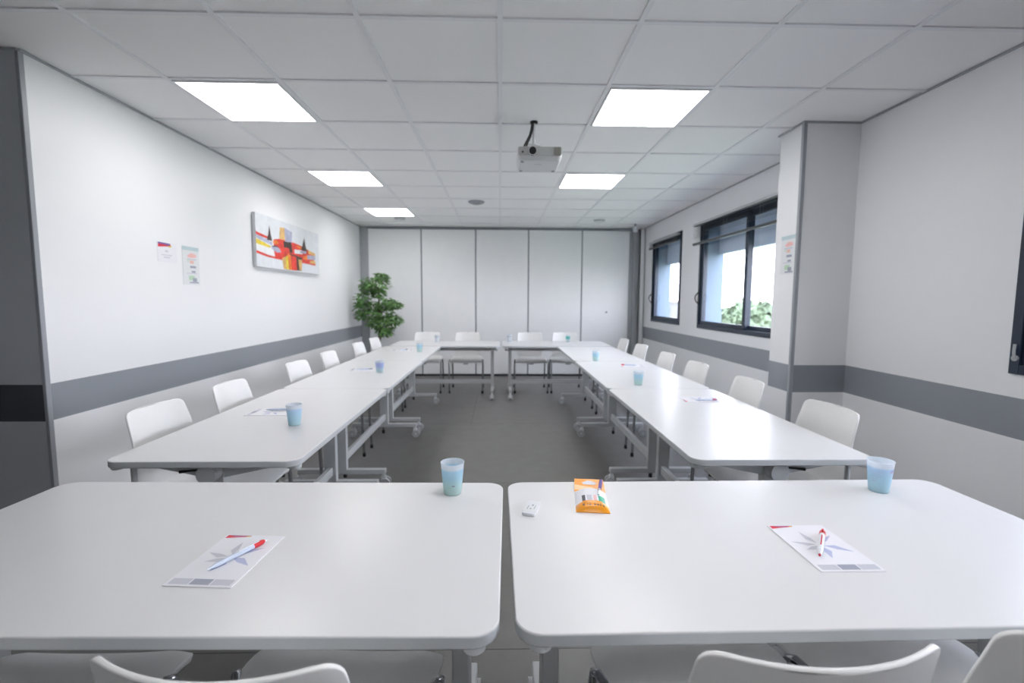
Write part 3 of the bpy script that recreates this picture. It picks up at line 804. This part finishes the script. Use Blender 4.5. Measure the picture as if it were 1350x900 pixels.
# abstract painting: polygons in 0..1
A = []
for p in [([(0, .58), (.2, .55), (.36, .50), (.55, .52), (.8, .56), (1, .50), (1, .24), (.78, .22), (.6, .26), (.35, .28), (0, .34)], 3)]: A.append(p)
A += [([(0, .66), (.15, .64), (.33, .60), (.33, .555), (.15, .585), (0, .60)], 1),                    # red streak left
      ([(0, .60), (.2, .575), (.36, .52), (.36, .45), (.2, .50), (0, .53)], 2),                       # blue grey
      ([(0, .525), (.12, .52), (.26, .47), (.34, .43), (.32, .395), (.15, .42), (0, .43)], 4),        # yellow
      ([(0, .42), (.2, .40), (.36, .36), (.40, .26), (.2, .26), (0, .32)], 3),                        # white
      ([(0, .33), (.1, .30), (.3, .25), (.45, .23), (.45, .20), (.28, .21), (.1, .25), (0, .26)], 1),
      ([(.38, .38), (.38, .58), (.5, .64), (.62, .64), (.78, .60), (.9, .54), (.98, .47), (.98, .26), (.82, .22), (.7, .20), (.58, .20), (.4, .20)], 1),
      ([(.38, .56), (.43, .58), (.46, .53), (.42, .49), (.37, .51)], 5),
      ([(.48, .86), (.55, .88), (.56, .62), (.47, .62)], 6), ([(.55, .88), (.66, .84), (.655, .60), (.555, .60)], 2),
      ([(.53, .60), (.62, .60), (.62, .48), (.53, .47)], 7), ([(.60, .60), (.645, .62), (.66, .40), (.62, .38)], 7),
      ([(.34, .40), (.40, .46), (.47, .42), (.49, .35), (.42, .33)], 2), ([(.33, .42), (.40, .475), (.48, .43), (.42, .44)], 7),
      ([(.69, .48), (.80, .50), (.81, .41), (.69, .39)], 3), ([(.72, .585), (.80, .56), (.80, .52), (.74, .53)], 5), ([(.82, .38), (.88, .40), (.88, .30), (.82, .30)], 5),
      ([(.88, .42), (1, .44), (1, .34), (.88, .32)], 2), ([(.90, .54), (1, .50), (1, .43), (.90, .46)], 6), ([(.92, .30), (1, .32), (1, .22), (.92, .22)], 6), ([(.80, .24), (1, .24), (1, .205), (.80, .215)], 1),
      ([(.50, .24), (.57, .30), (.585, .02), (.52, .02)], 6), ([(.55, .28), (.615, .36), (.62, .02), (.565, .02)], 4), ([(.585, .36), (.72, .34), (.72, .02), (.60, .02)], 1), ([(.585, .36), (.63, .36), (.64, .02), (.61, .02)], 5),
      ([(.71, .36), (.79, .30), (.79, .03), (.72, .03)], 7), ([(.745, .28), (.80, .28), (.79, .04), (.755, .04)], 6), ([(.60, .37), (.80, .33), (.80, .30), (.62, .34)], 7),
      ([(.30, .62), (.345, .62), (.335, .72), (.323, .84), (.312, .72)], 7), ([(.28, .54), (.36, .54), (.345, .64), (.30, .64)], 7),
      ([(.81, .60), (.86, .60), (.85, .70), (.838, .80), (.825, .70)], 7), ([(.79, .50), (.88, .50), (.86, .60), (.81, .60)], 7), ([(.77, .48), (.87, .50), (.86, .44), (.78, .43)], 2)]
def warp(u):
    return (2.31 / ((675 - (331.1 + 85.6 * u)) / 621 - .0258) - 4.515) / 1.53
A = [([(min(1, max(0, warp(x))), y) for x, y in p], m_) for p, m_ in A]
flat('painting', 1.53, .50, .03, 0, 8, A, ['canvas', 'pred', 'pgreyb', 'pwhite', 'pyellow', 'porange', 'pochre', 'pdark', 'cside'], (XL + .008, 5.28, 1.845), ROTL,
     'wide abstract canvas painting in red, yellow and white on the left wall', 'painting')

# ------------------------------------------------------------------ ficus
t = tag(empty('potted_ficus', (-1.86, 7.30, 0)), 'green ficus tree standing in the far left corner before the partition', 'plant')
b = MB(); b.lathe([(0, 0), (.12, 0), (.125, .01), (.155, .27), (.165, .275), (.165, .30), (.150, .30), (.145, .27), (0, .27)], 32); b.build('pot', 'pot', t)
b = MB(); b.lathe([(.1445, .255), (.12, .276), (0, .285)], 24); b.build('soil', 'soil', t)
b = MB()
b.tube([(0, 0, .27), (.012, 0, .45), (-.008, .01, .62), (.006, 0, .8), (-.01, 0, 1.0), (.005, 0, 1.2), (0, 0, 1.45)], [.022, .020, .018, .016, .013, .010, .005], 10)
b.tube([(.02, .01, .27), (.0, .014, .5), (.018, -.005, .7), (.03, 0, .86)], [.014, .013, .011, .006], 8)
CL = [(-.03, 0, 1.53, .22, .10), (.06, 0, 1.62, .10, .07), (-.14, 0, 1.46, .14, .08), (-.24, .0, 1.28, .12, .10), (-.27, 0, 1.12, .09, .13), (.12, 0, 1.24, .15, .07), (.24, -.02, 1.20, .12, .05), (.05, 0, 1.10, .16, .08), (-.10, 0, 1.15, .10, .08),
      (.08, 0, .92, .20, .10), (.20, 0, .98, .16, .07), (.10, -.02, .80, .13, .06), (-.06, 0, .95, .12, .09), (.0, 0, 1.38, .10, .06)]
for (x, y, z, rx_, rz_) in CL:
    b.tube([(0, 0, z - .16), (x * .5, y * .5, z - .06), (x, y, z)], [.006, .004, .002], 6)
b.build('trunk', 'bark', t)
b = MB(); rnd = random.Random(3)
for (x, y, z, rx_, rz_) in CL:
    for k in range(int(90 + 1900 * rx_ * rz_ * 4)):
        a = rnd.uniform(0, 2 * PI); rr = rnd.random() ** .5; h = rnd.uniform(-1, 1)
        q = math.sqrt(max(0, 1 - h * h * .8))
        p = Vector((x + rx_ * rr * math.cos(a) * q, y + rx_ * .9 * rr * math.sin(a) * q, z + rz_ * h))
        l = rnd.uniform(.05, .085); w = l * .27
        d = Vector((math.cos(a), math.sin(a), rnd.uniform(-.9, .15))).normalized()
        s_ = d.cross(Vector((0, 0, 1))).normalized(); s_ = (s_ + Vector((0, 0, rnd.uniform(-.6, .6)))).normalized(); nn = s_.cross(d)
        b.add([p, p + d * l * .35 + s_ * w, p + d * l - nn * .006, p + d * l * .35 - s_ * w, p + d * l * .4 - nn * w * .35], [(0, 1, 4), (1, 2, 4), (2, 3, 4), (3, 0, 4)], 0, True)
b.build('foliage', 'leaf', t, merge=False, sharp=180)

# ------------------------------------------------------------------ outside
b = MB(); b.box((2.75, -60, -3.6), (160, 160, -3.5)); struct(b.build('ground', 'meadow'))
def tree(x, y, h, r, label, m):
    rnd = random.Random(int(x * 7 + y * 3))
    t = tag(empty('tree', (x, y, -3.5)), label, 'tree', 'trees outside the windows')
    b = MB(); b.tube([(0, 0, 0), (.05, .02, h * .3), (0, 0, h * .7)], [.16, .13, .05], 10); b.build('stem', 'bark', t)
    b = MB()
    for k in range(2400):
        a = rnd.uniform(0, 2 * PI); c_ = rnd.uniform(-1, 1); q = math.sqrt(1 - c_ * c_)
        lob = .82 + .18 * math.sin(3 * a + 2 * c_ + x) + rnd.uniform(-.12, .08)
        p = Vector((r * q * math.cos(a) * lob, r * q * math.sin(a) * lob, h * .66 + h * .34 * c_ * lob))
        d = Vector((rnd.uniform(-1, 1), rnd.uniform(-1, 1), rnd.uniform(-1, 1))).normalized(); e = d.orthogonal().normalized(); l = rnd.uniform(.18, .40)
        b.add([p - d * l, p + e * l * .6, p + d * l, p - e * l * .6], [(0, 1, 2, 3)], 0)
    b.build('crown', m, t, merge=False)
tree(13, 24, 4.7, 1.9, 'rounded green tree seen through the right pane of the wide window', 'crown2')
tree(19, 31.0, 4.6, 2.2, 'pale green tree behind the rounded tree outside the wide window', 'crown2')
tree(13.5, 30, 4.3, 1.7, 'low bushy green tree outside by the window middle post', 'crown')
tree(21, 26, 4.9, 2.3, 'tall hazy tree at the right of the outside view by the pillar', 'crown')
t = tag(empty('distant_building', (40, 118, -3.5)), 'long pale low building far off beyond the windows', 'building')
b = MB(); b.box((-14, 0, 0), (14, 12, 4.2)); b.build('wall', 'facade', t)
b = MB(); b.box((-14.4, -.4, 4.2), (14.4, 12.4, 4.6)); b.build('roof', 'roof', t)
for k in range(6):
    b = MB(); b.box((-12.5 + k * 4.4, -.06, 1.3), (-10.3 + k * 4.4, .02, 3.0)); b.build('window', 'darkglass', t)

# ------------------------------------------------------------------ world, camera, view
w = bpy.data.worlds.new('overcast_sky'); scn.world = w; w.use_nodes = True
nt = w.node_tree; bg = nt.nodes['Background']
tc = nt.nodes.new('ShaderNodeTexCoord'); sp = nt.nodes.new('ShaderNodeSeparateXYZ'); rp = nt.nodes.new('ShaderNodeValToRGB')
nt.links.new(tc.outputs['Generated'], sp.inputs[0]); nt.links.new(sp.outputs[2], rp.inputs[0]); nt.links.new(rp.outputs[0], bg.inputs[0])
rp.color_ramp.elements[0].color = (.97, .97, 1, 1); rp.color_ramp.elements[1].color = (.78, .84, 1, 1); rp.color_ramp.elements[1].position = .8
bg.inputs[1].default_value = 6.8

f, pi_, ya, ro = 621.722, -.0894058, .0257855, .0050809
F = Vector((math.sin(ya) * math.cos(pi_), math.cos(ya) * math.cos(pi_), math.sin(pi_)))
Rv = Vector((math.cos(ya), -math.sin(ya), 0)); U = Rv.cross(F)
R2 = Rv * math.cos(ro) + U * math.sin(ro); U2 = -Rv * math.sin(ro) + U * math.cos(ro)
cd = bpy.data.cameras.new('camera'); cam = bpy.data.objects.new('camera', cd); COL.objects.link(cam)
cam.matrix_world = Matrix(((R2.x, U2.x, -F.x, 0), (R2.y, U2.y, -F.y, 0), (R2.z, U2.z, -F.z, 1.30), (0, 0, 0, 1)))
cd.sensor_fit = 'HORIZONTAL'; cd.sensor_width = 36; cd.lens = f / 1350 * 36
cd.clip_start = .02; cd.clip_end = 500
cd.dof.use_dof = True; cd.dof.focus_distance = 1.35; cd.dof.aperture_fstop = 2.8
scn.camera = cam
vs_ = scn.view_settings
vs_.view_transform = 'Standard'; vs_.look = 'None'; vs_.gamma = 1; vs_.use_curve_mapping = False; vs_.exposure = 0.94
